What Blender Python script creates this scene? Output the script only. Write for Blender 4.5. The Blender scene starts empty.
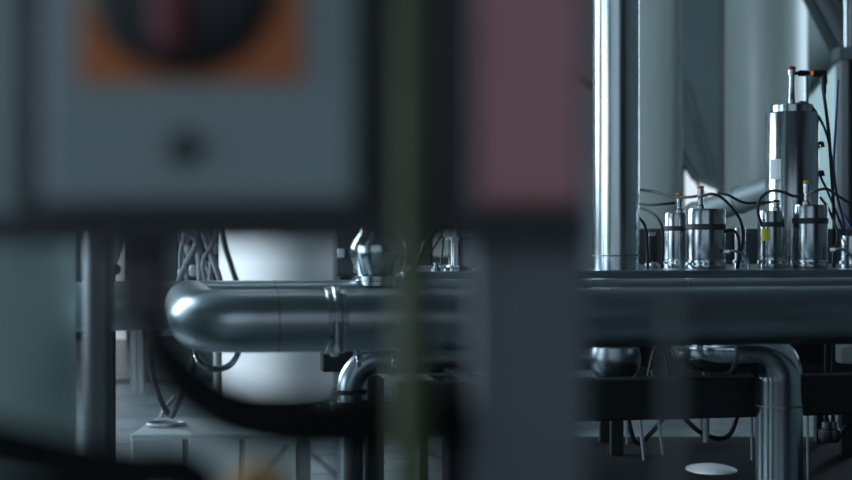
import bpy, bmesh, math, random
from mathutils import Vector, Matrix
random.seed(7)
R = math.radians
F = 1420.0           # focal length in pixels (60 mm on a 36 mm sensor, 852 px wide)
H = 1.1              # height of the lens
sc = bpy.context.scene
COL = sc.collection

# ------------------------------------------------------------------ materials
def mat(name, col, rough=.5, metal=0., noise=0., nscale=8., bump=0., stretch=(1,1,1), emit=None, estr=0., spec=.5, trans=0., rvar=0., aniso=0.):
    m = bpy.data.materials.new(name); m.use_nodes = True
    nt = m.node_tree; b = nt.nodes['Principled BSDF']
    b.inputs['Base Color'].default_value = (*col, 1)
    b.inputs['Roughness'].default_value = rough
    b.inputs['Metallic'].default_value = metal
    b.inputs['Specular IOR Level'].default_value = spec
    b.inputs['Anisotropic'].default_value = aniso
    if trans: b.inputs['Transmission Weight'].default_value = trans
    if emit:
        b.inputs['Emission Color'].default_value = (*emit, 1); b.inputs['Emission Strength'].default_value = estr
    if noise or bump or rvar:
        tc = nt.nodes.new('ShaderNodeTexCoord'); mp = nt.nodes.new('ShaderNodeMapping')
        mp.inputs['Scale'].default_value = stretch
        nz = nt.nodes.new('ShaderNodeTexNoise'); nz.inputs['Scale'].default_value = nscale; nz.inputs['Detail'].default_value = 6
        nt.links.new(tc.outputs['Object'], mp.inputs['Vector']); nt.links.new(mp.outputs['Vector'], nz.inputs['Vector'])
        if noise:
            rp = nt.nodes.new('ShaderNodeValToRGB')
            rp.color_ramp.elements[0].position = .3; rp.color_ramp.elements[1].position = .72
            rp.color_ramp.elements[0].color = (*[c*(1-noise) for c in col], 1)
            rp.color_ramp.elements[1].color = (*[min(1, c*(1+noise*.6)) for c in col], 1)
            nt.links.new(nz.outputs['Fac'], rp.inputs['Fac']); nt.links.new(rp.outputs['Color'], b.inputs['Base Color'])
        if rvar:
            mr = nt.nodes.new('ShaderNodeMapRange')
            mr.inputs['To Min'].default_value = max(.02, rough-rvar); mr.inputs['To Max'].default_value = rough+rvar
            nt.links.new(nz.outputs['Fac'], mr.inputs['Value']); nt.links.new(mr.outputs['Result'], b.inputs['Roughness'])
        if bump:
            bp = nt.nodes.new('ShaderNodeBump'); bp.inputs['Strength'].default_value = bump; bp.inputs['Distance'].default_value = .01
            nt.links.new(nz.outputs['Fac'], bp.inputs['Height']); nt.links.new(bp.outputs['Normal'], b.inputs['Normal'])
    return m

STEEL = mat('polished_steel', (.52,.57,.60), .2, 1, noise=.12, nscale=14, bump=.02, rvar=.06)
STEELV = mat('brushed_pipe_steel', (.46,.53,.55), .24, 1, noise=.16, nscale=9, bump=.02, stretch=(6,6,.35), rvar=.07)
STEELH = mat('brushed_header_steel', (.38,.44,.47), .33, 1, noise=.15, nscale=7, bump=.02, stretch=(.4,5,5), rvar=.07)
TURNED = mat('turned_steel', (.36,.40,.42), .22, 1, noise=.2, nscale=20, stretch=(5,5,.2), rvar=.06)
SEAM = mat('weld_seam_steel', (.26,.27,.28), .4, 1, noise=.3, nscale=80)
DARKST = mat('dark_frame_steel', (.022,.028,.032), .5, .3, noise=.25, nscale=12)
SKIDM = mat('dark_skid_steel', (.008,.010,.012), .75, 0, spec=.15, noise=.3, nscale=8)
BLACK = mat('black_plastic', (.010,.011,.013), .45, noise=.2, nscale=20)
RUBBER = mat('grey_cable_rubber', (.035,.04,.043), .5, noise=.2, nscale=30)
HOSE = mat('grey_hose_braid', (.34,.37,.40), .42, noise=.3, nscale=60, bump=.1)
GLINT = mat('pale_glint_coat', (.88,.9,.92), .2, 0, spec=1., noise=.1, nscale=9)
BLUE = mat('blue_air_hose', (.008,.03,.16), .35, noise=.15, nscale=20)
ORANGE = mat('orange_cap', (.75,.30,.02), .4, noise=.1, nscale=30)
RED = mat('red_cap', (.45,.02,.03), .4, noise=.1, nscale=30)
YELLOWST = mat('yellow_sticker', (.62,.55,.03), .5, noise=.1, nscale=60)
PAPER = mat('white_label', (.62,.65,.68), .6, noise=.1, nscale=60)
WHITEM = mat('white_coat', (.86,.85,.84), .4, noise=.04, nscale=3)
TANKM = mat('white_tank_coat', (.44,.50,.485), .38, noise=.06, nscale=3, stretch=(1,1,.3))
COLM = mat('pale_green_column_paint', (.66,.84,.79), .45, noise=.07, nscale=4)
WALLM = mat('grey_wall_paint', (.20,.25,.26), .8, noise=.12, nscale=1.2)
WALLD = mat('dark_wall_paint', (.03,.036,.04), .85, noise=.15, nscale=1.5)
WALLP = mat('pale_wall_panel', (.52,.66,.63), .7, noise=.08, nscale=2)
CLAD = mat('dark_roof_cladding', (.075,.11,.115), .7, noise=.15, nscale=2)
CLADL = mat('mid_grey_ridge', (.16,.18,.19), .6, noise=.15, nscale=2)
CEILM = mat('ceiling_paint', (.12,.14,.15), .8, noise=.1, nscale=1)
DUCTM = mat('dull_duct_metal', (.15,.19,.195), .55, .3, noise=.15, nscale=5)
BENT = mat('glossy_bent_pipe_steel', (.42,.46,.49), .14, 1, noise=.18, nscale=5, stretch=(3,3,.35), rvar=.02)
CABW = mat('pale_cabinet_paint', (.42,.47,.47), .45, noise=.08, nscale=6)
CABD = mat('slate_cabinet_paint', (.045,.055,.06), .5, noise=.15, nscale=6)
BOXG = mat('grey_switch_enclosure', (.27,.335,.35), .55, noise=.06, nscale=8)
DKRED = mat('dark_red_handle', (.16,.012,.025), .5)
DARKPOST = mat('dark_post_paint', (.045,.065,.075), .5, noise=.1, nscale=10)
PLATE = mat('black_mounting_plate', (.014,.018,.026), .5, noise=.2, nscale=10)
POSTM = mat('slate_post_paint', (.12,.135,.155), .5, noise=.1, nscale=10)
REDP = mat('dusky_red_cover', (.50,.215,.225), .5, noise=.15, nscale=12)
YEL = mat('yellow_orange_plate', (.56,.14,.02), .5, noise=.1, nscale=20)
TAN = mat('tan_orange_sheath', (.75,.40,.14), .6, spec=.2)
YG = mat('olive_green_cable', (.060,.076,.024), .5, noise=.15, nscale=30)
FGB = mat('matt_black_sheath', (.006,.007,.009), .7, spec=.12)
BROWN = mat('dark_brown_plastic', (.05,.047,.047), .6, noise=.15, nscale=30)
GREYROD = mat('grey_rod', (.08,.095,.10), .5, noise=.1, nscale=20)
AMBER = mat('amber_lamp', (.6,.2,.02), .3, emit=(1,.35,.05), estr=.3)

# floor with tile joints
FLOORM = mat('floor_tiles', (.16,.19,.20), .32)
nt = FLOORM.node_tree; b = nt.nodes['Principled BSDF']
tc = nt.nodes.new('ShaderNodeTexCoord'); mp = nt.nodes.new('ShaderNodeMapping'); mp.inputs['Rotation'].default_value = (0,0,R(-14))
bk = nt.nodes.new('ShaderNodeTexBrick'); bk.offset = 0
bk.inputs['Color1'].default_value = (.15,.185,.195,1); bk.inputs['Color2'].default_value = (.19,.225,.235,1); bk.inputs['Mortar'].default_value = (.05,.06,.065,1)
bk.inputs['Scale'].default_value = 1; bk.inputs['Mortar Size'].default_value = .022; bk.inputs['Brick Width'].default_value = .6; bk.inputs['Row Height'].default_value = .6
nz = nt.nodes.new('ShaderNodeTexNoise'); nz.inputs['Scale'].default_value = 2.5; nz.inputs['Detail'].default_value = 5
mr = nt.nodes.new('ShaderNodeMapRange'); mr.inputs['To Min'].default_value = .15; mr.inputs['To Max'].default_value = .5
nt.links.new(tc.outputs['Object'], mp.inputs['Vector']); nt.links.new(mp.outputs['Vector'], bk.inputs['Vector'])
nt.links.new(bk.outputs['Color'], b.inputs['Base Color']); nt.links.new(tc.outputs['Object'], nz.inputs['Vector'])
nt.links.new(nz.outputs['Fac'], mr.inputs['Value']); nt.links.new(mr.outputs['Result'], b.inputs['Roughness'])

def glow(name, col, s):
    m = bpy.data.materials.new(name); m.use_nodes = True; nt = m.node_tree
    nt.nodes.remove(nt.nodes['Principled BSDF'])
    e = nt.nodes.new('ShaderNodeEmission'); e.inputs['Color'].default_value = (*col,1); e.inputs['Strength'].default_value = s
    nt.links.new(e.outputs[0], nt.nodes['Material Output'].inputs[0]); return m
DAY = (.68,.85,1.0)
G_SIDE = glow('daylight_side_window', DAY, 5.5)
G_NEAR = glow('daylight_near_window', DAY, 18)
G_RIGHT = glow('daylight_right_window', DAY, 6)
G_FILL = glow('rear_fill_glow', DAY, .82)
G_FAR = glow('daylight_far_door', (.8,.88,1), .6)
G_FARW = glow('daylight_far_window', (.75,.87,1), 1.0)
G_LAMP = glow('lamp_tube', (.6,.95,.9), 1.7)
G_LAMPN = glow('near_lamp_tube', (.75,.95,1), 6)

# ------------------------------------------------------------------ geometry helpers
def box(bm, x0,x1,y0,y1,z0,z1, M=None):
    r = bmesh.ops.create_cube(bm, size=1)
    m = Matrix.Translation(((x0+x1)/2,(y0+y1)/2,(z0+z1)/2)) @ Matrix.Diagonal((abs(x1-x0),abs(y1-y0),abs(z1-z0),1))
    if M is not None: m = M @ m
    bmesh.ops.transform(bm, matrix=m, verts=r['verts'])
def lathe(bm, prof, seg=40, M=None):
    """prof: list of (radius, z) from bottom to top"""
    rings = []
    for r, z in prof:
        if r < 1e-6: rings.append([bm.verts.new((0,0,z))])
        else: rings.append([bm.verts.new((r*math.cos(2*math.pi*k/seg), r*math.sin(2*math.pi*k/seg), z)) for k in range(seg)])
    for a, c in zip(rings, rings[1:]):
        for k in range(seg):
            j = (k+1) % seg
            if len(a)==1 and len(c)==1: break
            if len(a)==1: f = bm.faces.new((a[0], c[j], c[k]))
            elif len(c)==1: f = bm.faces.new((a[k], a[j], c[0]))
            else: f = bm.faces.new((a[k], a[j], c[j], c[k]))
    if len(rings[0])>1: bm.faces.new(rings[0][::-1])
    if len(rings[-1])>1: bm.faces.new(rings[-1])
    if M is not None:
        vs = [v for r_ in rings for v in r_]
        bmesh.ops.transform(bm, matrix=M, verts=vs)
def smooth_path(pts, n=10):
    pts = [Vector(p) for p in pts]; out = []
    P = [2*pts[0]-pts[1]] + pts + [2*pts[-1]-pts[-2]]
    for i in range(1, len(P)-2):
        p0,p1,p2,p3 = P[i-1:i+3]
        for k in range(n):
            t = k/n
            out.append(.5*((2*p1)+(-p0+p2)*t+(2*p0-5*p1+4*p2-p3)*t*t+(-p0+3*p1-3*p2+p3)*t**3))
    out.append(pts[-1]); return out
def corner_path(pts, rad, n=12):
    """straight runs joined by arcs of bend radius rad"""
    pts = [Vector(p) for p in pts]; out = [pts[0]]
    for a, c, d in zip(pts, pts[1:], pts[2:]):
        u = (a-c).normalized(); w = (d-c).normalized(); ang = u.angle(w)
        t = rad/math.tan(ang/2); cen = c + (u+w).normalized()*rad/math.sin(ang/2)
        p, q = c+u*t, c+w*t; vp, vq = p-cen, q-cen; tot = vp.angle(vq)
        for k in range(n+1):
            f = k/n; out.append(cen + (vp*math.sin((1-f)*tot)+vq*math.sin(f*tot))/math.sin(tot))
    out.append(pts[-1]); return out
def tube(bm, path, rad, seg=14):
    path = [Vector(p) for p in path]; n = len(path)
    if not hasattr(rad, '__len__'): rad = [rad]*n
    T = [(path[min(i+1,n-1)]-path[max(i-1,0)]).normalized() for i in range(n)]
    up = Vector((0,0,1)) if abs(T[0].z)<.9 else Vector((1,0,0))
    N = (up - T[0]*up.dot(T[0])).normalized(); rings = []
    for i in range(n):
        N = (N - T[i]*N.dot(T[i])).normalized(); B = T[i].cross(N)
        rings.append([bm.verts.new(path[i]+(N*math.cos(2*math.pi*k/seg)+B*math.sin(2*math.pi*k/seg))*rad[i]) for k in range(seg)])
    for a, c in zip(rings, rings[1:]):
        for k in range(seg):
            j=(k+1)%seg; bm.faces.new((a[k],a[j],c[j],c[k]))
    bm.faces.new(rings[0][::-1]); bm.faces.new(rings[-1])
def ring_on(bm, p, d, r, w, seg=28):
    """a collar (short thick cylinder) centred at p along direction d"""
    d = Vector(d).normalized(); p = Vector(p)
    h = w/2
    tube(bm, [p-d*h, p-d*h*.8, p+d*h*.8, p+d*h], [r*.97, r, r, r*.97], seg)
def prism(bm, poly, y0, y1):
    a = [bm.verts.new((x,y0,z)) for x,z in poly]; c = [bm.verts.new((x,y1,z)) for x,z in poly]
    bm.faces.new(a); bm.faces.new(c[::-1]); n=len(poly)
    for i in range(n):
        j=(i+1)%n; bm.faces.new((a[j],a[i],c[i],c[j]))
def obj(name, bm, m, parent=None, bevel=0, smooth=True, **props):
    bmesh.ops.recalc_face_normals(bm, faces=bm.faces)
    me = bpy.data.meshes.new(name); bm.to_mesh(me); bm.free()
    o = bpy.data.objects.new(name, me); COL.objects.link(o); me.materials.append(m)
    if smooth:
        for p in me.polygons: p.use_smooth = True
        me.set_sharp_from_angle(angle=R(38))
    if parent: o.parent = parent; o.matrix_parent_inverse = Matrix.Translation(-parent.location)
    if bevel:
        md = o.modifiers.new('bevel','BEVEL'); md.width = bevel; md.segments = 3; md.limit_method='ANGLE'
    for k,v in props.items(): o[k]=v
    return o
def NB(): return bmesh.new()
def thing(name, label, cat, loc, group=None):
    o = bpy.data.objects.new(name, None); COL.objects.link(o); o.location = loc; o.empty_display_size=.05
    o['label']=label; o['category']=cat
    if group: o['group']=group
    return o
def tag(o, label, cat, group=None):
    o['label']=label; o['category']=cat
    if group: o['group']=group
    return o
def struct(name, bm, m, **k):
    return obj(name, bm, m, kind='structure', **k)

# points in the place: direction (px, py) of the view, at depth D, or on a line parallel to the headers
def P(px, py, D): return Vector(((px-426)/F*D, D, H-(py-240)/F*D))
TH = math.atan(.2); cT, sT = math.cos(TH), math.sin(TH)
def depth(px, t):
    ox, oy = -t*sT, 2.46+t*cT
    return (oy-ox*.2)/(1-(px-426)/F*.2)
def L(px, py, t): return P(px, py, depth(px, t))
def Mx(s, t, z=0):      # machine coordinates to world
    return Vector((s*cT-t*sT, 2.46+s*sT+t*cT, z))
MM = Matrix.Translation((0,2.46,0)) @ Matrix.Rotation(TH,4,'Z')

# ------------------------------------------------------------------ room
X0,X1,Y0,Y1,ZC = -5.0, 6.5, -4.0, 15.6, 6.0
bm=NB(); box(bm,X0-.2,X1+.2,Y0-.2,Y1+.2,-.15,0); struct('floor',bm,FLOORM,smooth=False)
bm=NB(); box(bm,X0-.2,X1+.2,Y0-.2,Y1+.2,ZC,ZC+.15); struct('ceiling',bm,CEILM,smooth=False)
bm=NB(); box(bm,X0-.2,X1+.2,Y0-.2,Y0,0,ZC); struct('wall_rear',bm,WALLD,smooth=False)
bm=NB(); box(bm,X0-.2,X0,Y0,Y1,0,ZC); struct('wall_left',bm,WALLM,smooth=False)
bm=NB(); box(bm,X1,X1+.2,Y0,Y1,0,ZC); struct('wall_right',bm,WALLM,smooth=False)
bm=NB(); box(bm,X0-.2,X1+.2,Y1,Y1+.2,0,ZC); struct('wall_far',bm,WALLM,smooth=False)
bm=NB(); box(bm,X0,X1,Y1-.02,Y1,0,.1); struct('baseboard_far',bm,CLAD,smooth=False)

def window(n, axis, c, lo, hi, z0, z1, g, side=1):
    """window on a wall; axis 'x' = wall at x=c spanning y lo..hi, axis 'y' = wall at y=c spanning x lo..hi"""
    bm=NB(); d=.05*side
    def bb(a0,a1,za,zb,t0,t1):
        if axis=='x': box(bm,c+t0,c+t1,a0,a1,za,zb)
        else: box(bm,a0,a1,c+t0,c+t1,za,zb)
    w=.06
    bb(lo-w,lo,z0-w,z1+w,0,d); bb(hi,hi+w,z0-w,z1+w,0,d); bb(lo,hi,z0-w,z0,0,d); bb(lo,hi,z1,z1+w,0,d)
    k = max(1,int(round((hi-lo)/1.2)))
    for i in range(1,k):
        a=lo+(hi-lo)*i/k; bb(a-.02,a+.02,z0,z1,0,d*.8)
    fr = struct('window_%d'%n,bm,DARKST,smooth=False)
    bm=NB(); bb(lo,hi,z0,z1,d*.2,d*.4); o=obj('window_pane',bm,g,fr,smooth=False); return fr
window(1,'x',X0, -1.2,2.8, .6,2.8, G_SIDE)
window(2,'x',X0, 4.9,8.0, 1.6,4.8, G_NEAR)
window(5,'y',Y0, -4.2,1.6, .6,4.6, G_FILL)  # added glowing pane behind the lens, fills the foreground faces with light
window(3,'x',X1, 12.6,15.2, 1.0,5.2, G_RIGHT, side=-1)
# far wall: lit doorway at the left, lit window behind the tanks
a = P(90,0,15.55).x; c = P(127,0,15.55).x
bm=NB(); box(bm,a-.07,a,Y1-.06,Y1,0,2.2); box(bm,c,c+.07,Y1-.06,Y1,0,2.2); box(bm,a,c,Y1-.06,Y1,2.13,2.2)
d1=struct('door_1',bm,DARKST,smooth=False)
bm=NB(); box(bm,a,c,Y1-.03,Y1-.015,0.01,2.13); obj('door_pane',bm,G_FAR,d1,smooth=False)
window(4,'y',Y1, P(684,0,Y1).x, P(716,0,Y1).x, P(0,222,Y1).z, P(0,160,Y1).z, G_FARW, side=-1)

# ceiling lamps
for i,(x,y,wh) in enumerate([(-2.2,7.5,'over the left column'),(2.4,7.5,'over the right cabinets'),(-2.2,12,'nearest the bright doorway'),(2.4,12,'nearest the two far tanks'),(-.7,5.0,'nearest the pale left column')]):
    t=thing('ceiling_lamp','long ceiling strip lamp hanging '+wh,'lamp',(x,y,ZC-.5),'ceiling strip lamps')
    bm=NB(); box(bm,x-.8,x+.8,y-.12,y+.12,ZC-.46,ZC-.38); obj('lamp_housing',bm,CABW,t,bevel=.01)
    bm=NB(); box(bm,x-.78,x+.78,y-.1,y+.1,ZC-.49,ZC-.46); obj('lamp_diffuser',bm,G_LAMPN if i==4 else G_LAMP,t,smooth=False)
    for dx in (-.6,.6):
        bm=NB(); box(bm,x+dx-.01,x+dx+.01,y-.01,y+.01,ZC-.38,ZC); obj('hanger',bm,DARKST,t,smooth=False)

# sloped cladding between the tanks and roof braces at the far right
def far_poly(name, pts, D, th, m, **k):
    bm=NB(); prism(bm,[(P(x,y,D).x,P(x,y,D).z) for x,y in pts],D,D+th); return obj(name,bm,m,smooth=False,**k)
o=far_poly('wall_cladding',[(560,-120),(735,-120),(735,192),(700,178),(681,146),(560,60)],15.0,.5,CLAD); tag(o,'dark sloping cladding high on the far wall between the two tanks','cladding')
bm=NB(); A=P(688,80,14.97); B=P(716,176,14.97); tube(bm,[A,B],.011,8); obj('seam_strip',bm,DARKST,o)
o=far_poly('wall_panel',[(808,100),(843,56),(870,30),(870,260),(790,260),(790,125)],15.3,.25,WALLP); tag(o,'pale green wall panel with slanted top edge at the far right','panel')
o=thing('roof_brace','dark ribbed diagonal roof brace in the upper right corner','brace',P(822,30,12.6))
for off,m_,r_ in ((0,CLAD,.055),(12,CLADL,.075),(25,CLAD,.06),(38,CLADL,.05)):
    bm=NB(); tube(bm,[P(770+off,-75,12.6),P(841+off,60,12.6)],r_,10); obj('rib',bm,m_,o)
bm=NB(); prism(bm,[(P(x,y,12.7).x,P(x,y,12.7).z) for x,y in ((760,-90),(800,-90),(900,60),(838,60))],12.7,12.75); obj('backing_sheet',bm,CLAD,o,smooth=False)
t=thing('portal_frame','dark steel portal frame of post and beam at the right edge','frame',(P(850,0,9).x,9,0))
xa,xb=P(841,0,9).x,P(905,0,9).x
bm=NB(); box(bm,xa,xa+.05,9,9.12,0,P(0,50,9).z); obj('post',bm,CLADL,t,bevel=.005)
bm=NB(); box(bm,xb,xb+.05,9,9.12,0,P(0,50,9).z); obj('post',bm,CLADL,t,bevel=.005)
bm=NB(); box(bm,xa-.02,xb+.05,8.98,9.14,P(0,60,9).z,P(0,47,9).z); obj('beam',bm,CLAD,t,bevel=.005)
bm=NB(); box(bm,xa+.05,xb,9.06,9.08,0.1,P(0,60,9).z); obj('infill_panel',bm,CABD,t,smooth=False)
t=thing('conduit','pale vertical conduit rising above the portal frame','conduit',(P(847,0,9.0).x,9.04,P(0,47,9).z))
bm=NB(); tube(bm,[P(846,47,9.05),P(846,-130,9.05)],.013,10); obj('tube',bm,STEELV,t)
bm=NB(); tube(bm,[P(851,47,9.05),P(851,-130,9.05)],.02,10); obj('tube',bm,CLADL,t)

# ------------------------------------------------------------------ tanks and columns
def tank(px, D, r, label, z1=5.6, name='storage_tank', m=TANKM, foot=True):
    x=P(px,0,D).x; t=thing(name,label,'tank',(x,D,0),None)
    bm=NB(); M=Matrix.Translation((x,D,0)); z0=.06 if foot else 0
    lathe(bm,[(r*.75,z0),(r*.93,z0+.02),(r,z0+.09),(r,z1-.2),(r*.8,z1-.05),(0,z1)],72,M); obj('shell',bm,m,t)
    bm=NB(); lathe(bm,[(r*.7,0),(r*.7,.08)],40,M); obj('base_ring',bm,DARKST,t)
    bm=NB(); z=4.4; lathe(bm,[(r+.001,z-.01),(r+.004,z-.006),(r+.004,z+.006),(r+.001,z+.01)],72,M)
    obj('seam_band',bm,SEAM,t)
    return t
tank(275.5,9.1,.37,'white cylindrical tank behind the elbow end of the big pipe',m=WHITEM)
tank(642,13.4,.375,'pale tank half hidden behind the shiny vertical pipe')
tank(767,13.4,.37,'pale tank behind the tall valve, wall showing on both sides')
t=thing('riser_pipe','thin pale pipes running up the left side of the right-hand far tank','pipe',(P(723,0,13.6).x,13.6,0))
bm=NB(); tube(bm,[(P(721,0,13.6).x,13.6,0),(P(721,0,13.6).x,13.6,5.99)],.022,12); obj('pipe_run',bm,CLADL,t)
bm=NB(); tube(bm,[(P(726.5,0,13.6).x,13.6,0),(P(726.5,0,13.6).x,13.6,5.99)],.02,12); obj('pipe_run',bm,TANKM,t)
# column near at left: right-hand outline passes through px 76
rc=.27; Dc=2.25; xc=P(76,0,Dc).x*1.0 - rc*1.03
bm=NB(); M=Matrix.Translation((xc,Dc,0)); lathe(bm,[(rc+.03,0),(rc+.03,.12),(rc,.14),(rc,ZC-.01)],72,M)
o=obj('round_column',bm,COLM); tag(o,'pale green round column filling the left edge below the black plate','column')

# ------------------------------------------------------------------ headers
ZF=H-.1375
R0=.0530
t=thing('header_pipe','large front stainless header pipe ending in a rounded elbow at left','pipe',Mx(0,0,ZF))
sE=-.383
path=corner_path([Mx(2.4,0,ZF),Mx(sE,0,ZF),Mx(sE,.60,ZF)],.085,18)
bm=NB(); tube(bm,path,R0,48); obj('pipe_body',bm,STEELH,t)
u=Vector((cT,sT,0)); v=Vector((-sT,cT,0))
def on_front(px): return (L(px,0,0)-Mx(0,0)).dot(u)
for s_ in (on_front(277),1.35):
    bm=NB(); ring_on(bm,Mx(s_,0,ZF),u,R0+.0006,.003,48); obj('weld_seam',bm,SEAM,t)
for px in (334,):
    bm=NB(); s=on_front(px)
    ring_on(bm,Mx(s-.012,0,ZF),u,R0+.004,.010,48); ring_on(bm,Mx(s+.012,0,ZF),u,R0+.004,.010,48); ring_on(bm,Mx(s,0,ZF),u,R0+.009,.012,48)
    cl=obj('clamp_ring',bm,STEEL,t)
    bm=NB(); q=Mx(s,-.05,ZF-.028)
    tube(bm,[q+Vector((0,-.014,.03)),q+Vector((0,-.014,-.012))],.0045,10); tube(bm,[q+Vector((0,-.014,-.012)),q+Vector((0,-.014,-.022))],.009,6)
    obj('wing_bolt',bm,TURNED,cl)
ZB=H-.141
t2=thing('header_pipe','rear stainless header pipe running behind the front one, on past its elbow','pipe',Mx(0,.69,ZB))
bm=NB(); tube(bm,[Mx(-1.6,.69,ZB),Mx(2.6,.69,ZB)],R0,48); obj('pipe_body',bm,STEELH,t2)
for s in (-.9,-.2,.75):
    bm=NB(); ring_on(bm,Mx(s,.69,ZB),u,R0+.0006,.003,48); obj('weld_seam',bm,SEAM,t2)

# valve tray and its frame
ZT=H-.0755
t=thing('valve_table','long dark steel table frame carrying the valve cluster','frame',Mx(.9,1.2,0.4))
bm=NB(); box(bm,.13,2.6,.93,1.75,ZT-.022,ZT,MM); obj('tray_top',bm,STEELH,t,bevel=.004)
zb1,zb0=P(0,377,3.0).z,P(0,418,3.0).z
bm=NB(); box(bm,.02,2.6,.40,.46,zb0,zb1,MM); obj('front_beam',bm,DARKST,t,bevel=.006)
bm=NB(); box(bm,.02,2.6,1.60,1.66,zb0,zb1,MM); obj('rear_beam',bm,DARKST,t,bevel=.006)
for s in (.14,2.3):
    bm=NB(); box(bm,s,s+.05,.46,.51,.40,zb1,MM); obj('leg',bm,DARKST,t,bevel=.004)
    bm=NB(); box(bm,s,s+.05,1.55,1.60,.40,ZT-.022,MM); obj('leg',bm,DARKST,t,bevel=.004)
    bm=NB(); box(bm,s,s+.05,.51,1.55,zb0+.01,zb1-.01,MM); box(bm,s,s+.05,.96,1.0,zb1-.012,ZT-.022,MM); obj('cross_beam',bm,DARKST,t,bevel=.004)
for s in (.18,1.9):
    bm=NB(); box(bm,s-.015,s+.015,-.02,.43,zb1,zb1+.012,MM); box(bm,s-.015,s+.015,-.02,.02,zb1+.012,ZF-R0+.004,MM)
    box(bm,s-.015,s+.015,.43,.71,zb1,zb1+.012,MM); box(bm,s-.015,s+.015,.67,.71,zb1+.012,ZB-R0+.004,MM)
    obj('pipe_saddle',bm,DARKST,t,smooth=False)

bm=NB(); box(bm,.06,3.2,2.72,5.1,0,.395)
o=obj('machine_skid',bm,SKIDM,bevel=.01); tag(o,'low black steel skid under the pipes at lower right','skid')
# pale dome added in place of a bright reflection on the skid
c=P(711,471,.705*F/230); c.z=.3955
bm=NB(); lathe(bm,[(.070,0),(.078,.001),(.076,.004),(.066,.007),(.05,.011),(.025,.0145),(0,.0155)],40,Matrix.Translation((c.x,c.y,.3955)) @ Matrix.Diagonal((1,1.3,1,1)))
o=obj('skid_glint',bm,GLINT); tag(o,'small pale bowl shape added for a reflection on the black skid left of the bent pipe','glint')

# back cabinets
def cabinet(name,x0,x1,y0,y1,z0,z1,label,m,n=2,legs=None):
    t=thing(name,label,'cabinet',((x0+x1)/2,(y0+y1)/2,legs if legs is not None else z0))
    bm=NB(); box(bm,x0,x1,y0,y1,z0,z1); obj('body',bm,m,t,bevel=.006)
    w=(x1-x0)/n
    for i in range(n):
        bm=NB(); box(bm,x0+i*w+.008,x0+(i+1)*w-.008,y0-.012,y0,z0+.01,z1-.012); d=obj('door',bm,m,t,bevel=.003)
        bm=NB(); hx=x0+(i+1)*w-.05; box(bm,hx,hx+.012,y0-.03,y0-.012,(z0+z1)/2-.04,(z0+z1)/2+.04); obj('handle',bm,STEEL,d,bevel=.003)
    if legs is not None:
        for xx in (x0+.02,x1-.06):
            for yy in (y0+.02,y1-.06):
                bm=NB(); box(bm,xx,xx+.04,yy,yy+.04,legs,z0); obj('leg',bm,DARKST,t,smooth=False)
    return t
cabinet('control_cabinet',P(606,0,4.62).x,P(862,0,4.62).x,4.62,5.0,.62,H+.037,'wide slate cabinet on legs behind the valve cluster',CABD,4,legs=.395)
x0,x1=P(130,0,3.95).x,P(300,0,3.95).x
tb=cabinet('floor_cabinet',x0,x1,3.95,4.32,0,H-.540,'pale low cabinet standing on the floor beneath the elbow',CABW,3)
t=cabinet('instrument_cabinet',P(335,0,6.2).x,P(352,0,6.2).x+.35,6.2,6.5,.94,1.2,'small dark instrument cabinet beside the white tank',CABD,1,legs=0)
bm=NB(); p=P(341,253,6.18); box(bm,p.x-.014,p.x+.016,6.172,6.19,p.z-.02,p.z+.02); obj('glint_patch',bm,PAPER,t,bevel=.004)  # pale block, a glint on the cabinet front put into colour

# steel leg and floor grate far left
t=thing('steel_leg_frame','slim steel leg frame on the far floor under the rear pipe','frame',(P(137,0,10.2).x,10.2,0))
for px in (134,141):
    bm=NB(); x=P(px,0,10.2).x; box(bm,x-.022,x+.022,10.2,10.24,0,.62); obj('leg',bm,CLADL,t,smooth=False)
bm=NB(); x=P(80,0,10.2).x; box(bm,x-.3,P(144,0,10.2).x,10.15,10.5,.62,.66); obj('shelf_top',bm,CLADL,t,smooth=False)
bm=NB(); box(bm,x-.3,x-.26,10.2,10.24,0,.62); obj('leg',bm,CLADL,t,smooth=False)
bm=NB(); g0=P(112,0,11).x; g1=P(215,0,11).x; n=26
for i in range(n):
    x=g0+(g1-g0)*i/n; box(bm,x,x+.014,10.86,11.2,0.001,.006)
box(bm,g0,g1,10.84,10.86,.001,.007); box(bm,g0,g1,11.2,11.22,.001,.007)
o=obj('floor_grate',bm,SEAM,smooth=False); tag(o,'slotted metal drain grate in the distant floor','grate')

# ------------------------------------------------------------------ vertical pipe on the tray
cpt=L(616,270,1.08); rp=46.5/2*depth(618,1.08)/F
t=thing('vertical_pipe','thick shiny steel pipe rising out of the frame beside the dusky red cover','pipe',(cpt.x,cpt.y,ZT))
M=Matrix.Translation((cpt.x,cpt.y,ZT))
bm=NB(); lathe(bm,[(rp,0.0),(rp,4.6)],64,M); obj('pipe_body',bm,STEELV,t)
bm=NB(); lathe(bm,[(rp,.0335),(rp+.0008,.034),(rp+.0008,.037),(rp,.0375)],64,M); obj('weld_seam',bm,SEAM,t)
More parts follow.
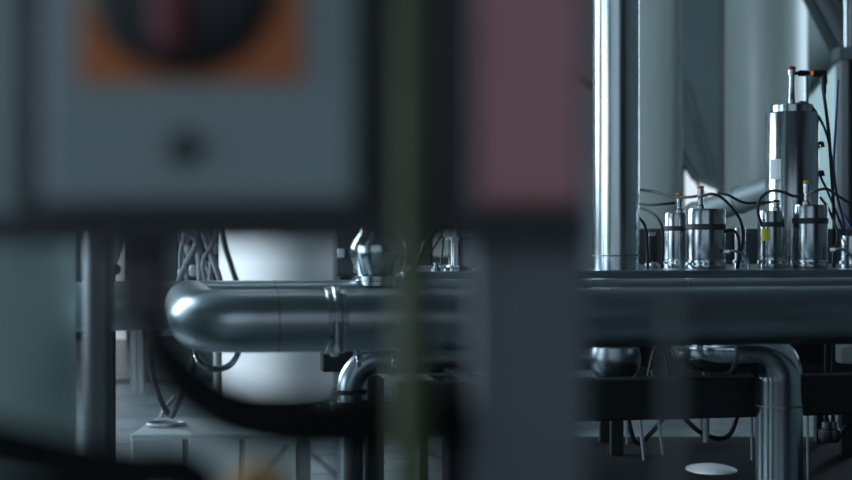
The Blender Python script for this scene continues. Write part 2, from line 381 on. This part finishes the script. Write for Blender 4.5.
# the run under the ceiling
# ------------------------------------------------------------------ valves
def valve(px, t_, wpx, ytop, label, stem_px=None, ycap=None, cap=ORANGE, band=None, collar=None, stickers=(), ybase=None, extra_stem=None, baseh=9, m=TURNED, group='valves on the steel table'):
    D=depth(px,t_); k=D/F; X=P(px,0,D).x; r=wpx/2*k
    zt=P(0,ytop,D).z; z0=ZT
    t=thing('process_valve',label,'valve',(X,D,z0),group); M=Matrix.Translation((X,D,0))
    hb=baseh*k
    bm=NB(); lathe(bm,[(r*.98,z0),(r*1.02,z0+.003),(r*1.02,z0+hb*.45),(r*.86,z0+hb*.5),(r*.86,z0+hb*.62),(r*.99,z0+hb*.7),(r*.99,z0+hb)],48,M); fl=obj('base_flange',bm,STEEL,t)
    for q in range(6):
        bm=NB(); a=q*math.pi/3+.3; lathe(bm,[(.006,z0+hb*.45),(.006,z0+hb*.75)],6,Matrix.Translation((X+r*.95*math.cos(a),D+r*.95*math.sin(a),0))); obj('bolt',bm,STEEL,fl)
    bm=NB(); zs=z0+hb; pr=[(r*.95,zs),(r*.96,zs+.002),(r*.96,zt-.006),(r*.92,zt)]
    if collar: zc=P(0,collar,D).z; pr=[(r*.95,zs),(r,zs+.002),(r,zc-.003),(r*.97,zc),(r*.82,zc+.0005),(r*.82,zt-.003),(r*.78,zt)]
    lathe(bm,pr+[(0,zt)],56,M); obj('actuator_body',bm,m,t)
    if band:
        bm=NB(); za,zb=P(0,band[1],D).z,P(0,band[0],D).z; lathe(bm,[(r*.955,za),(r*.985,za+.001),(r*.985,zb-.001),(r*.955,zb)],56,M); obj('seal_band',bm,RUBBER,t)
    if stem_px is not None:
        xs=P(stem_px,0,D).x; zc=P(0,ycap,D).z; M2=Matrix.Translation((xs,D-r*.15,0)); rs=2.7*k
        bm=NB(); lathe(bm,[(rs*1.5,zt-.001),(rs*1.5,zt+.008),(rs,zt+.012),(rs,(zt+zc)/2),(rs*1.25,(zt+zc)/2+.001),(rs*1.25,zc-.008)],20,M2); sn=obj('sensor_stem',bm,TURNED,t)
        bm=NB(); lathe(bm,[(rs*1.2,zc-.007),(rs*1.28,zc-.006),(rs*1.28,zc-.001),(rs*1.1,zc)],20,M2); obj('sensor_cap',bm,cap,sn)
    for (sx0,sx1,sy0,sy1,mm) in stickers:   # curved label wrapped on the body
        xa,xb=P(sx0,0,D).x-X,P(sx1,0,D).x-X; ra=r+.0006 if collar else r*.966
        if True:
            a0=math.asin(max(-.98,min(.98,xa/ra))); a1=math.asin(max(-.98,min(.98,xb/ra)))
            bm=NB(); z_a,z_b=P(0,sy1,D).z,P(0,sy0,D).z; row=[]
            for q in range(9):
                a=a0+(a1-a0)*q/8
                row.append([bm.verts.new((X+rr*math.sin(a),D-rr*math.cos(a),z)) for rr,z in ((ra,z_a),(ra+.0008,z_a),(ra+.0008,z_b),(ra,z_b))])
            for A_,B_ in zip(row,row[1:]):
                for q in range(4): bm.faces.new((A_[q],A_[(q+1)%4],B_[(q+1)%4],B_[q]))
            bm.faces.new(row[0]); bm.faces.new(row[-1][::-1])
            obj('sticker',bm,mm,t)
    return t, X, D, r, zt, k
valve(677,1.24,28,213,'slimmer valve half behind the widest orange-capped one, own orange cap',679,193,band=(226,231))
valve(705.5,1.08,41,209,'wide steel valve with dark band standing left of the slanted duct',700,186,band=(224,230))
v3=valve(810,1.08,36,205,'wide steel valve with dark band and orange cap in front of the tallest valve',806,181,band=(218,224))
valve(771,1.10,27,211,'slim steel valve with yellow sticker in front of the tallest valve',776,200,cap=BLACK,band=(222,227),stickers=((760,767,229,241,YELLOWST),),baseh=11)
# tall valve
tv,XV,DV,rv,zv,kv=valve(792,1.32,52,105,'tallest steel valve with red-capped sensor and white label','' and 0 or None,collar=113,stickers=((768,776,160,180,PAPER),(785,792.5,227,240,YELLOWST)))
M=Matrix.Translation((P(790,0,DV).x,DV-.02,0)); zc=P(0,69,DV).z
bm=NB(); lathe(bm,[(.010,zv),(.010,zv+.02),(.0088,zv+.022),(.0088,zv+.045),(.0078,zv+.046),(.0078,zc-.02),(.011,zc-.02),(.011,zc-.005)],20,M); sn=obj('sensor_stem',bm,TURNED,tv)
bm=NB(); lathe(bm,[(.0095,zc-.005),(.0115,zc-.003),(.0115,zc+.002),(.008,zc+.005)],20,M); obj('sensor_cap',bm,RED,sn)
M=Matrix.Translation((P(805,0,DV).x,DV-.015,0))
bm=NB(); lathe(bm,[(.006,zv),(.006,zc-.01)],16,M); obj('side_rod',bm,TURNED,tv)
bm=NB(); zq=P(0,74,DV).z; xa=P(790,0,DV).x; xb=P(822,0,DV).x
tube(bm,[(xa+.008,DV-.02,zq),(xa+.02,DV-.018,zq),(xa+.021,DV-.018,zq),(xa+.045,DV-.015,zq),(xa+.046,DV-.015,zq),(xb-.03,DV-.015,zq),(xb-.029,DV-.015,zq),(xb+.006,DV-.015,zq)],[.005,.005,.0085,.0085,.0055,.0055,.010,.010],12)
tube(bm,[(xb,DV-.015,zq+.004),(xb+.001,DV-.015,zq-.03),(xb+.001,DV-.015,zq-.031),(xb+.003,DV-.015,zq-.06)],[.0105,.010,.007,.005],12)
pl=obj('cable_connector',bm,BLACK,tv)
bm=NB(); xm=P(810,0,DV).x; tube(bm,[(xm-.004,DV-.0155,zq),(xm+.004,DV-.0155,zq)],.0055,12); obj('indicator_lamp',bm,AMBER,pl)
for yy in (143,172):
    bm=NB(); p=P(818,yy,DV); tube(bm,[(p.x-.002,DV,p.z),(p.x+.012,DV,p.z),(p.x+.014,DV,p.z-.012)],.006,10); obj('air_fitting',bm,BLACK,tv)
# partial valve at right edge and small ones
valve(851,1.15,22,236,'short steel valve cut off by the right edge of the picture',None,None)
valve(652,1.15,11,236,'small red-capped valve between the thick vertical pipe and the slimmer valve',652,231,cap=RED,m=RUBBER,baseh=7)
valve(740,1.3,12,228,'narrow dim valve standing between the wide valve and the slim stickered valve',None,None,m=TURNED)
# bright fittings: bent sample tubes
def bent(p0, pts, label, r=.0035, m=STEEL, nut=True):
    t=thing('sample_tube',label,'tube',pts[-1])
    bm=NB(); tube(bm,smooth_path([p0]+pts,10),r,12); obj('tube_run',bm,m,t)
    if nut:
        d=(Vector(pts[0])-Vector(p0)).normalized(); bm=NB(); ring_on(bm,Vector(p0)+d*.004,d,.0075,.014,6); obj('hex_nut',bm,STEEL,t)
    return t
def floorz(px,t_): q=L(px,0,t_); q.z=ZT; return q
bent(L(725,251.5,1.03),[L(735,251,1.02),L(744,255,1.02),L(748,263,1.02),floorz(748.5,1.02)],'small bent steel tube with bright nut right of the wide left valve')
bent(L(831,249.5,1.03),[L(841,249,1.02),L(850,254,1.02),L(855,263,1.02),floorz(856,1.02)],'small bent steel tube with nut right of the orange-capped front valve')

def cable(pts, r, m, label, name='cable', cat='cable', n=10, group=None, seg=10):
    bm=NB(); tube(bm,smooth_path(pts,n),r,seg); o=obj(name,bm,m); tag(o,label,cat,group); return o
cable([L(636,189,1.3),L(655,192,1.25),L(672,197,1.15),L(690,197,1.08),L(697,196,1.06)],.0038,RUBBER,'upper dark cable leading to the orange-capped sensor of the wide left valve')
cable([L(636,203,1.3),L(650,205,1.25),L(664,204,1.22),L(675,203,1.22)],.0036,RUBBER,'short dark cable ending at the left-most orange-capped sensor')
cable([L(636,207,1.3),L(650,212,1.2),L(660,222,1.15),L(663,236,1.15),floorz(662,1.15)],.0036,RUBBER,'dark cable bending down beside the vertical pipe, left of the slimmer valve')
cable([L(636,215,1.12),L(645,226,1.1),L(647,245,1.1),floorz(648,1.1)],.004,RUBBER,'thin black cable dropping right against the vertical pipe')
cable([L(702,196,1.03),L(712,194,1.0),L(722,198,1.0),L(732,208,1.0),L(741,222,1.02),L(743,238,1.05),L(741,252,1.1),floorz(738,1.12)],.0038,RUBBER,'dark cable looping down from the wide left valve to the tray')
cable([L(718,193,1.02),L(728,195,1.0),L(742,202,1.0),L(755,203,1.02),L(773,202,1.07)],.0034,RUBBER,'dark cable sagging between the two valve groups')
cable([L(762,225,1.03),L(758,212,1.0),L(760,199,1.0),L(771,191,1.0),L(783,192,1.0),L(793,196,1.0),L(803,196,1.04)],.0038,RUBBER,'arched dark cable over the stickered slim valve')
cable([L(808,195,1.05),L(815,191,1.0),L(827,189,1.0),L(838,196,1.0),L(852,203,1.0),L(875,206,1.0)],.0038,RUBBER,'dark cable running from the right orange-capped valve to the right edge')
cable([L(820,197,1.2),L(828,208,1.2),L(834,222,1.2),L(838,238,1.15),L(834,252,1.12),floorz(833,1.12)],.0038,RUBBER,'dark cable hanging down behind the right orange-capped valve')
cable([L(724,232,1.05),L(732,230,1.05),L(738,236,1.08),L(739,250,1.08),floorz(737,1.08)],.004,BLACK,'short black cable arch beside the wide left valve')
cable([P(822.6,86,DV-.015),P(826,110,DV-.01),P(829,135,DV),P(831,165,DV),P(833,195,DV),P(834,225,DV),Vector((P(834,0,DV).x,DV,ZT))],.0048,BLACK,'long black cable hanging from the connector of the tallest valve')
cable([P(797,104,DV),P(803,102,DV-.02),P(812,107,DV-.03),P(820,119,DV-.02),P(827,135,DV+.02),P(832,160,DV+.02),P(836,190,DV+.02),P(842,215,DV+.02),P(846,240,DV+.02),Vector((P(848,0,DV).x,DV+.02,ZT))],.0038,BLUE,'blue air hose arching off the top of the tallest valve')
cable([P(819,146,DV),P(817,160,DV-.01),P(820,175,DV-.01),P(827,190,DV),P(836,212,DV),P(843,232,DV),Vector((P(844,0,DV).x,DV-.02,ZT))],.0036,BLUE,'blue air hose from the side fitting of the tallest valve')
cable([P(838,80,DV+.3),P(836,120,DV+.3),P(834,165,DV+.2),P(838,200,DV+.1),P(850,225,DV+.05),P(862,240,DV+.05),Vector((P(864,0,DV+.05).x,DV+.05,ZT))],.0038,BLUE,'blue air hose crossing towards the right edge')

# slanted duct behind valves
t=thing('slanted_duct','fat grey duct slanting up behind the valves, left of the tallest one','duct',P(735,203,6.0))
pa,pb=P(693,216,6.2),P(792,182,5.7)
bm=NB(); tube(bm,corner_path([pa,pb,P(793,400,5.7)],.075,12),.056,36); obj('duct_body',bm,DUCTM,t)
for q_ in (.03,.5):
    bm=NB(); ring_on(bm,pa.lerp(pb,q_),pb-pa,.059,.014,36); obj('joint_ring',bm,DUCTM,t)
bm=NB(); tube(bm,[pa+Vector((.05,0,-.03)),Vector((pa.x+.05,pa.y,0))],.02,12); obj('support_leg',bm,DARKST,t)
# diagonal thin brace in front of lit window
bm=NB(); tube(bm,[P(672,143,14.3),P(700,188,14.3),P(745,262,14.3)],.016,10); o=obj('stair_rail',bm,CLAD); tag(o,'thin dark diagonal rail against the bright patch between the tanks','rail')

# ------------------------------------------------------------------ lower right: bent pipe, valve body, drain tubes
re=24*2.87/F; tt=.30; De=depth(779,tt)
zc_=P(0,348,De).z; pv=P(779,0,De); 
def q(px,t_,z): w=P(px,0,depth(px,t_)); w.z=z; return w
t=thing('bent_pipe','thick steel pipe bending down at right below the headers','pipe',Vector((pv.x,pv.y,.395)))
path=corner_path([q(688,.62,zc_),q(696,tt,zc_),Vector((pv.x,pv.y,zc_)),Vector((pv.x,pv.y,.397))],.066,16)
bm=NB(); tube(bm,path,re,44); obj('pipe_body',bm,BENT,t)
bm=NB(); ring_on(bm,q(727,tt,zc_),u,re+.003,.006,40); obj('weld_ring',bm,SEAM,t)
bm=NB(); ring_on(bm,Vector((pv.x,pv.y,P(0,405,De).z)),(0,0,1),re+.0008,.004,40); obj('weld_ring',bm,SEAM,t)
bm=NB(); lathe(bm,[(re+.02,.396),(re+.02,.41),(re+.001,.411)],40,Matrix.Translation((pv.x,pv.y,0))); obj('foot_flange',bm,STEEL,t)
c=L(615,358,.60); t=thing('ball_valve','round dark valve body under the pipes right of the broad slate post','valve',c)
k=c.y/F
bm=NB(); lathe(bm,[(13*k,-21*k),(20*k,-17*k),(25*k,-8*k),(26*k,2*k),(24*k,11*k),(19*k,15*k),(17*k,17*k),(17*k,20*k),(0,20*k)],48,Matrix.Translation(c)); obj('body',bm,STEELH,t)
bm=NB(); lathe(bm,[(21*k,15.2*k),(22*k,16*k),(22*k,18*k),(21*k,19*k)],48,Matrix.Translation(c)); obj('rim_ring',bm,STEEL,t)
bm=NB(); lathe(bm,[(9*k,20*k),(9*k,36*k)],24,Matrix.Translation(c)); obj('neck',bm,STEELH,t)
labs=['straight thin steel drain tube, first right of the broad post','thin slanted steel drain tube, longest under the dark beam','thin slanted steel drain tube right of the longest slanted one','thin vertical drain tube just left of the bent pipe','short thick drain tube under the beam above the added pale glint','thin drain tube hanging right of the bent pipe']
for (xa_,ya,xb_,yb,r_),lb in zip([(627,370,627,444,.003),(635,368,644,460,.0042),(652,370,663,455,.0038),(751,380,752,460,.0035),(706,372,706,442,.0075),(807,380,808,480,.0035)],labs):
    bm=NB(); tube(bm,[L(xa_,ya,.62),L(xb_,yb,.62)],r_,10); o=obj('drain_tube',bm,STEEL); tag(o,lb,'tube','drain tubes below the beam')
lh=['black hose sagging below the beam right of the broad slate post','black hose sagging above the added pale glint','black hose loop right of the bent pipe','black hose arch above the beam right of the round valve body']
for pts,lb in zip([[(622,380),(634,440),(652,432),(672,404)],[(672,404),(700,432),(728,436),(742,400)],[(818,400),(836,436),(848,425),(862,420)],[(645,395),(655,350),(665,352),(672,395)]],lh):
    cable([L(x,y,.9) for x,y in pts],.006,BLACK,lb,'hose','hose')
bm=NB(); 
for x in (826,833): lathe(bm,[(.012,-.03),(.018,-.02),(.018,.0),(.010,.005),(.010,.02),(.004,.022)],16,Matrix.Translation(L(x,430,.75)))
t=thing('tee_fitting','small dark fitting hanging below the beam right of the bent pipe','fitting',L(829,430,.75)); obj('fitting_body',bm,SEAM,t)
bm=NB(); 
for x in (826,833): tube(bm,[L(x,424,.75),L(x,340,.75)],.005,10)
obj('hanger_rod',bm,DARKST,t)
c=L(852,358,.55); bm=NB(); box(bm,c.x-.03,c.x+.05,c.y-.02,c.y+.03,c.z-.012,c.z+.03); o=obj('junction_box',bm,CABW,bevel=.004); tag(o,'small pale junction box at the right edge below the front header','box')
c2=c.copy(); 
bm=NB(); tube(bm,[c+Vector((.03,0,.0)),c+Vector((.03,0,-.11))],.006,10); obj('mount_rod',bm,DARKST,o)

# ------------------------------------------------------------------ middle: chrome vessel and stuff left of slate post
tV=.69; D=depth(378,tV); k=D/F; X=P(378,0,D).x; t=thing('valve_vessel','shiny bulbous steel valve on the rear header behind the black bar','valve',(X,D,ZB+R0))
M=Matrix.Translation((X,D,0)); zz=lambda y:P(0,y,D).z
bm=NB(); lathe(bm,[(22*k,ZB+R0-.012),(22*k,zz(276)),(21*k,zz(275)),(24*k,zz(268)),(28*k,zz(256)),(28.5*k,zz(247)),(25*k,zz(238)),(20*k,zz(232)),(19*k,zz(228)),(19*k,zz(180)),(0,zz(180))],56,M); obj('bulb_body',bm,STEEL,t)
bm=NB(); lathe(bm,[(23*k,zz(281)),(23.5*k,zz(280.5)),(23.5*k,zz(276)),(23*k,zz(275.5))],48,M); obj('neck_ring',bm,TURNED,t)
D=depth(458,1.0); k=D/F; X=P(457,0,D).x; t=thing('process_valve','dim valve with thin flanges left of the broad slate post','valve',(X,D,ZT),'valves on the steel table')
M=Matrix.Translation((X,D,0)); zz=lambda y:P(0,y,D).z
bm=NB(); lathe(bm,[(15*k,ZT),(15*k,ZT+.006),(9*k,ZT+.008),(9*k,zz(262)),(9*k,zz(240)),(4*k,zz(239)),(4*k,zz(205)),(0,zz(205))],32,M); obj('stem_body',bm,TURNED,t)
bm=NB(); lathe(bm,[(20*k,zz(267)),(20*k,zz(265))],32,M); obj('flange_disc',bm,STEEL,t)
bm=NB(); lathe(bm,[(17*k,zz(240)),(17*k,zz(237))],32,M); obj('flange_disc',bm,STEEL,t)
cable([L(446,190,.95),L(440,222,.95),L(426,245,.95),L(414,268,.95),L(404,281,.93),L(398,300,.9)],.0062,BLACK,'thick black hose slanting down right of the shiny bulbous valve','hose','hose')
cable([L(447,215,.97),L(441,235,.97),L(432,250,.97),L(425,256,.97),L(430,240,.97),L(437,225,.97),L(443,240,1.0),L(441,262,1.0),floorz(440,1.0)],.0022,RUBBER,'thin looping wire left of the dim flanged valve','wire','wire')
cable([L(399,235,.95),L(402,250,.95),L(405,262,.95),floorz(404,.96)],.0025,HOSE,'thin grey wire right against the shiny bulbous valve','wire','wire')
bm=NB(); lathe(bm,[(.012,ZT),(.012,ZT+.01),(.007,ZT+.011),(.007,ZT+.02)],16,Matrix.Translation(Vector((L(436,0,.97).x,L(436,0,.97).y,0)))); o=obj('pipe_nipple',bm,STEEL); tag(o,'tiny bright steel nipple on the tray below the thin wires','fitting')
# pale panel on far left centre background
x0,x1=P(404,0,8).x,P(444,0,8).x
t=thing('wall_cabinet','pale cabinet seen between the black hose and dim flanged valve','cabinet',(x0,8,0))
bm=NB(); box(bm,x0,x1+.1,8,8.3,P(0,257,8).z,2.2); obj('body',bm,TANKM,t,bevel=.01)
bm=NB(); box(bm,x0,x1+.1,8.02,8.28,0,P(0,257,8).z); obj('plinth',bm,CABD,t,smooth=False)

# lower pipe at left centre
zl=H-.265; tL=.66
t=thing('lower_pipe','lower steel pipe beneath the front header, left of the broad post','pipe',Mx(0,tL,zl))
def ql(px,z,t_=tL): w=P(px,0,depth(px,t_)); w.z=z; return w
bm=NB(); tube(bm,corner_path([ql(592,zl),ql(350,zl),ql(350,.0)],.06,14),.029,32); obj('pipe_body',bm,STEELH,t)
bm=NB(); ring_on(bm,ql(392,zl),u,.034,.012,32); obj('clamp_ring',bm,STEEL,t)
bm=NB(); ring_on(bm,ql(357,zl),u,.0305,.01,32); obj('clamp_ring',bm,STEEL,t)
bm=NB(); w=ql(350,P(0,412,depth(350,tL)).z); ring_on(bm,w,(0,0,1),.044,.05,32); ring_on(bm,w+Vector((0,0,.045)),(0,0,1),.038,.01,32); ring_on(bm,w-Vector((0,0,.045)),(0,0,1),.038,.01,32)
bv=obj('butterfly_valve_body',bm,DARKST,t)
bm=NB(); tube(bm,[w,w+Vector((.06,-.01,.0))],.006,10); tube(bm,[w+Vector((.06,-.01,-.012)),w+Vector((.06,-.01,.018))],.008,10); tube(bm,[w+Vector((.045,-.05,.004)),w+Vector((.07,.03,.004))],.005,10); obj('valve_handle',bm,BLACK,bv)
bm=NB(); p0=P(250,490,1.6); p1=P(286,448,1.75); tube(bm,[Vector((p0.x-.15,p0.y-.1,0)),p0,p1],.0028,10); o=obj('thin_rod',bm,STEEL); tag(o,'thin bright slanting rod above the orange ring at the bottom','rod')

# ------------------------------------------------------------------ left: hoses
spec=[((180,215),(196,240),(187,262),(178,286)),((196,215),(197,240),(199,262),(200,288)),((203,215),(206,240),(214,262),(221,288)),((178,230),(182,250),(186,270),(187,290)),
      ((216,215),(214,240),(203,262),(206,290)),((186,215),(184,238),(180,255),(181,288)),((208,215),(210,240),(211,262),(209,290)),((190,215),(200,250),(208,270),(213,290))]
hl=['grey hose leaning left in the bundle above the elbow','grey hose standing nearly straight, mid bundle above the elbow','grey hose leaning right, rightmost of the bundle','leftmost lower grey hose of the bundle, nearly upright','grey hose leaning left behind the bundle, right half','leftmost grey hose of the bundle, curving inward at its foot','upright grey hose behind the right half of the bundle','grey hose crossing the bundle from upper left to lower right']
for i,(s_,lb) in enumerate(zip(spec,hl)):
    dd=4.32+.05*(i%4)+.012*i
    pts=[P(x,y,dd) for x,y in s_]; pts=[pts[0]+Vector((0,0,.9)),pts[0]+Vector((0,0,.4))]+pts+[Vector((pts[-1].x,pts[-1].y,.812))]
    if i==3: pts=pts[2:]
    cable(pts,.0095 if i in (1,2,0) else .007,HOSE,lb,'grey_hose','hose',group='hoses bundled above the elbow')
bm=NB()
t=thing('hose_clip_rack','dark hose rack with pale clips behind the bundle of grey hoses','rack',P(198,300,4.62))
box(bm,P(176,0,4.62).x,P(217,0,4.62).x,4.62,4.66,.79,ZC); obj('back_plate',bm,CABD,t,smooth=False)
bm=NB(); box(bm,P(170,0,4.62).x,P(226,0,4.3).x,4.28,4.62,.79,.81); obj('shelf',bm,CABD,t,smooth=False)
for (x,y) in ((188,250),(193,271),(212,266),(185,238),(214,248),(201,258),(182,272)):
    bm=NB(); c=P(x,y,4.6); lathe(bm,[(.006,-.02),(.014,-.014),(.017,0),(.012,.016),(.004,.02)],16,Matrix.Translation(c)); obj('clip',bm,PAPER,t)
# dark cord lying against tank
cable([P(219,200,6),P(224,240,6),P(232,268,6),P(238,290,6),P(236,320,6),P(226,335,6),P(219,345,5.6),Vector((P(219,0,5.6).x,5.6,.01))],.012,RUBBER,'dark cord hanging in front of the white tank')
t=thing('funnel_tank','small white funnel with black valve beneath, left above the rear pipe','funnel',(P(113,0,4.4).x,4.4,0))
M=Matrix.Translation((P(112,0,4.4).x,4.4,0)); zz=lambda y:P(0,y,4.4).z
bm=NB(); lathe(bm,[(.012,zz(264)),(.02,zz(262)),(.045,zz(236)),(.05,zz(200)),(0,zz(200))],32,M); obj('cone',bm,TANKM,t)
bm=NB(); lathe(bm,[(.016,zz(275)),(.026,zz(273)),(.03,zz(268)),(.02,zz(264)),(0,zz(264))],24,M); lathe(bm,[(.012,0),(.012,zz(275))],12,M); obj('drain_valve',bm,BLACK,t)

cable([L(196,331,.69),L(195,345,.5),L(196,356,.38),L(204,366,.36),L(218,369,.36),L(231,364,.38),L(239,350,.5),L(239,331,.69)],.006,STEEL,'silver hose loop hanging just under the elbow','hose','hose')
cable([P(197,346,3.2),P(194,362,3.3),P(186,382,3.5),P(178,402,3.8),P(172,416,4.08)],.009,RUBBER,'dark hose dropping from the elbow down to the pale cabinet','hose','hose')
cable([P(152,326,3.6),P(151,350,3.7),P(153,375,3.85),P(160,398,4.0),P(168,414,4.1)],.0075,RUBBER,'thin dark cable dropping left of the elbow to the ring','cable','cable')
zr=H-.54
t=thing('cable_ring','coiled grey cable ring lying on the pale low cabinet','cable',(P(166,0,4.12).x,4.12,zr))
bm=NB()
for j in range(1):
    cen=Vector((P(166,0,4.12).x,4.12,zr+.007)); rr=.052
    tube(bm,[cen+Vector((rr*math.cos(a*math.pi/16),rr*math.sin(a*math.pi/16),0)) for a in range(33)],.006,8)
obj('coil',bm,HOSE,t)
bm=NB(); a0=Vector((P(163,0,4.12).x,4.09,zr+.03)); tube(bm,smooth_path([a0,a0+Vector((.015,0,.03)),a0+Vector((.04,.01,.06))]),.006,8); obj('loose_end',bm,HOSE,t)
# pipe under rear header on the floor cabinet edge (pale conduit beside tank)
cable([P(217,300,5.5),P(217,353,5.5),P(217,400,5.5),Vector((P(217,0,5.5).x,5.5,.01))],.014,TANKM,'thin vertical conduit at the left edge of the white tank','conduit','conduit')

# medium distance post
D=1.62; x0=P(83,0,D).x; x1=P(108,0,D).x
t=thing('guard_post','slim grey square post rising beside the pale green column','post',((x0+x1)/2,D,0))
bm=NB(); box(bm,x0+.006,x1,D,D+.028,0.008,2.3); obj('post_tube',bm,DARKPOST,t,bevel=.003)
bm=NB(); box(bm,x0,x0+.006,D+.002,D+.026,0.008,2.3); obj('edge_strip',bm,STEEL,t,bevel=.001,label='pale steel edge strip')
bm=NB(); box(bm,x0-.03,x1+.03,D-.03,D+.058,0,.008); obj('base_plate',bm,POSTM,t,bevel=.002)

# ------------------------------------------------------------------ blurred foreground guard, half a metre from the lens
DF=.50; f=lambda px,py,D=DF: P(px,py,D)
x0=f(-150,0).x; xr=f(472,0).x
t=thing('guard_plate','blurred black mounting plate across the upper left foreground','plate',f(200,0,.52))
bm=NB(); box(bm,f(17,0).x,xr,.508,.520,f(0,246).z,f(0,-260).z); obj('back_plate',bm,PLATE,t,bevel=.001)
bm=NB(); box(bm,x0,f(588,0).x,.494,.508,f(0,244).z,f(0,214).z); obj('cross_bar',bm,PLATE,t,bevel=.002)
t=thing('guard_post','blurred dark slate post at the very left edge in the foreground','post',f(0,0,.53))
bm=NB(); box(bm,f(-120,0).x,f(8,0).x,.508,.530,f(0,236).z,f(0,-260).z); obj('post_tube',bm,BOXG,t,bevel=.001)
bm=NB(); box(bm,f(-118,0).x,f(-60,0).x,.51,.528,0.0,f(0,236).z); obj('lower_tube',bm,PLATE,t,smooth=False)
# switch enclosure
t=thing('switch_box','blurred grey switch box with yellow-orange plate in the foreground','switch box',f(199,30,.5))
bm=NB(); box(bm,f(43,0,.49).x,f(357,0,.49).x,.488,.508,f(0,203,.49).z,f(0,-230,.49).z); obj('enclosure',bm,BOXG,t,bevel=.003)
bm=NB(); box(bm,f(78,0,.485).x,f(302,0,.485).x,.4865,.488,f(0,82,.485).z,f(0,-150,.485).z); yp=obj('warning_plate',bm,YEL,t,bevel=.0005)
c=f(182,-22,.484); MY=Matrix.Translation((c.x,.4865,c.z)) @ Matrix.Rotation(R(90),4,'X')
bm=NB(); lathe(bm,[(.033,0),(.033,.003),(.029,.006),(0,.006)],48,MY); dl=obj('dial_disc',bm,BLACK,t)
bm=NB(); box(bm,c.x-.008,c.x+.003,.472,.4805,c.z-.026,c.z+.026); obj('rotary_handle',bm,DKRED,dl,bevel=.003)
c=f(185,148,.488); bm=NB(); lathe(bm,[(.006,0),(.006,.002),(.0045,.003),(0,.003)],32,Matrix.Translation((c.x,.488,c.z)) @ Matrix.Rotation(R(90),4,'X')); obj('lock_screw',bm,DARKST,t)
# broad post with dusky red cover
t=thing('broad_post','broad blurred slate post in the foreground with a dusky red cover','post',(f(530,0).x,.5,0))
bm=NB(); box(bm,f(474,0).x,f(590,0).x,.508,.535,0,f(0,-260).z); obj('post_tube',bm,POSTM,t,bevel=.002)
bm=NB(); box(bm,f(478,0,.495).x,f(584,0,.495).x,.494,.508,f(0,204,.495).z,f(0,-260).z); obj('red_cover',bm,REDP,t,bevel=.002)
# cables in the foreground
def fc(pts,w,m,lb,D=.47,name='foreground_cable',w2=None):
    """cable in the near foreground; a point far below the picture becomes a straight drop to the floor"""
    first = pts[0][1]>700; last = pts[-1][1]>700
    core = pts[first:len(pts)-last]
    V=[f(*p) if len(p)==3 else f(p[0],p[1],D) for p in core]
    path=smooth_path(V,10)
    if first: path=[Vector((path[0].x,path[0].y,.003))]+path
    if last: path=path+[Vector((path[-1].x,path[-1].y,.003))]
    n=len(path); w2=w2 or w
    rad=[(w+(w2-w)*min(1,i/(n*.5)))/2*D/F for i in range(n)]
    bm=NB(); tube(bm,path,rad,16); o=obj(name,bm,m); tag(o,lb,'cable'); return o
fc([(413,-260),(413,0),(412,150),(412,300),(411,430),(411,3560)],36,YG,'blurred olive green cable running top to bottom left of the broad post')
fc([(149,318,.52),(151,335,.51),(166,358,.5),(193,388,.5),(235,412,.5),(300,424,.5),(380,420,.51),(450,418,.545),(560,422,.55)],30,FGB,'blurred black hose leaving the hanging brown switch, curving right',.5,w2=58)
t=thing('hanging_switch','blurred dark brown switch body hanging below the black plate at left','switch',f(147,325,.52))
bm=NB(); box(bm,f(118,0,.52).x,f(176,0,.52).x,.508,.525,f(0,322,.52).z,f(0,243,.52).z); obj('switch_body',bm,BROWN,t,bevel=.004)
bm=NB(); ring_on(bm,f(148,330,.518),(0,0,1),.0055,.006,16); obj('cable_gland',bm,FGB,t)
fc([(-90,425),(-20,441),(60,460),(130,471),(178,472),(200,492),(208,560),(209,3200)],50,FGB,'blurred thick black cable sweeping across the bottom left',.48)
fc([(-90,482),(40,498),(130,505),(170,560),(172,3000)],30,FGB,'blurred lower black cable along the bottom left edge',.53)
fc([(352,3000),(352,560),(352,490),(362,435),(395,404),(432,410),(452,440),(456,500),(456,560),(456,3000)],30,FGB,'blurred black cable arching up beside the olive green one',.53)
fc([(232,3000),(232,540),(238,492),(260,474),(282,492),(290,540),(290,3000)],28,TAN,'blurred tan orange cable arch at the bottom edge',.55)
bm=NB(); D=.46; tube(bm,[P(674,288,D),P(674,291,D),P(674,760,D),(P(674,0,D).x,D,0)],[.001,.0026,.0026,.0026],12); o=obj('thin_post',bm,GREYROD); tag(o,'faint blurred thin grey rod rising in the lower right foreground','rod')

# ------------------------------------------------------------------ world, camera
w=bpy.data.worlds.new('world'); sc.world=w; w.use_nodes=True
w.node_tree.nodes['Background'].inputs['Color'].default_value=(.25,.33,.38,1); w.node_tree.nodes['Background'].inputs['Strength'].default_value=.15
cd=bpy.data.cameras.new('camera'); cam=bpy.data.objects.new('camera',cd); COL.objects.link(cam); sc.camera=cam
cam.location=(0,0,H); cam.rotation_euler=(R(90),0,0); cd.lens=60; cd.sensor_width=36; cd.clip_start=.02; cd.clip_end=60
cd.dof.use_dof=True; cd.dof.focus_distance=3.45; cd.dof.aperture_fstop=3.8; cd.dof.aperture_blades=0
vs=sc.view_settings; vs.view_transform='Standard'; vs.look='None'; vs.gamma=1; vs.use_curve_mapping=False; vs.exposure=0
sc.cycles.use_denoising=True; sc.cycles.max_bounces=8; sc.cycles.sample_clamp_indirect=4
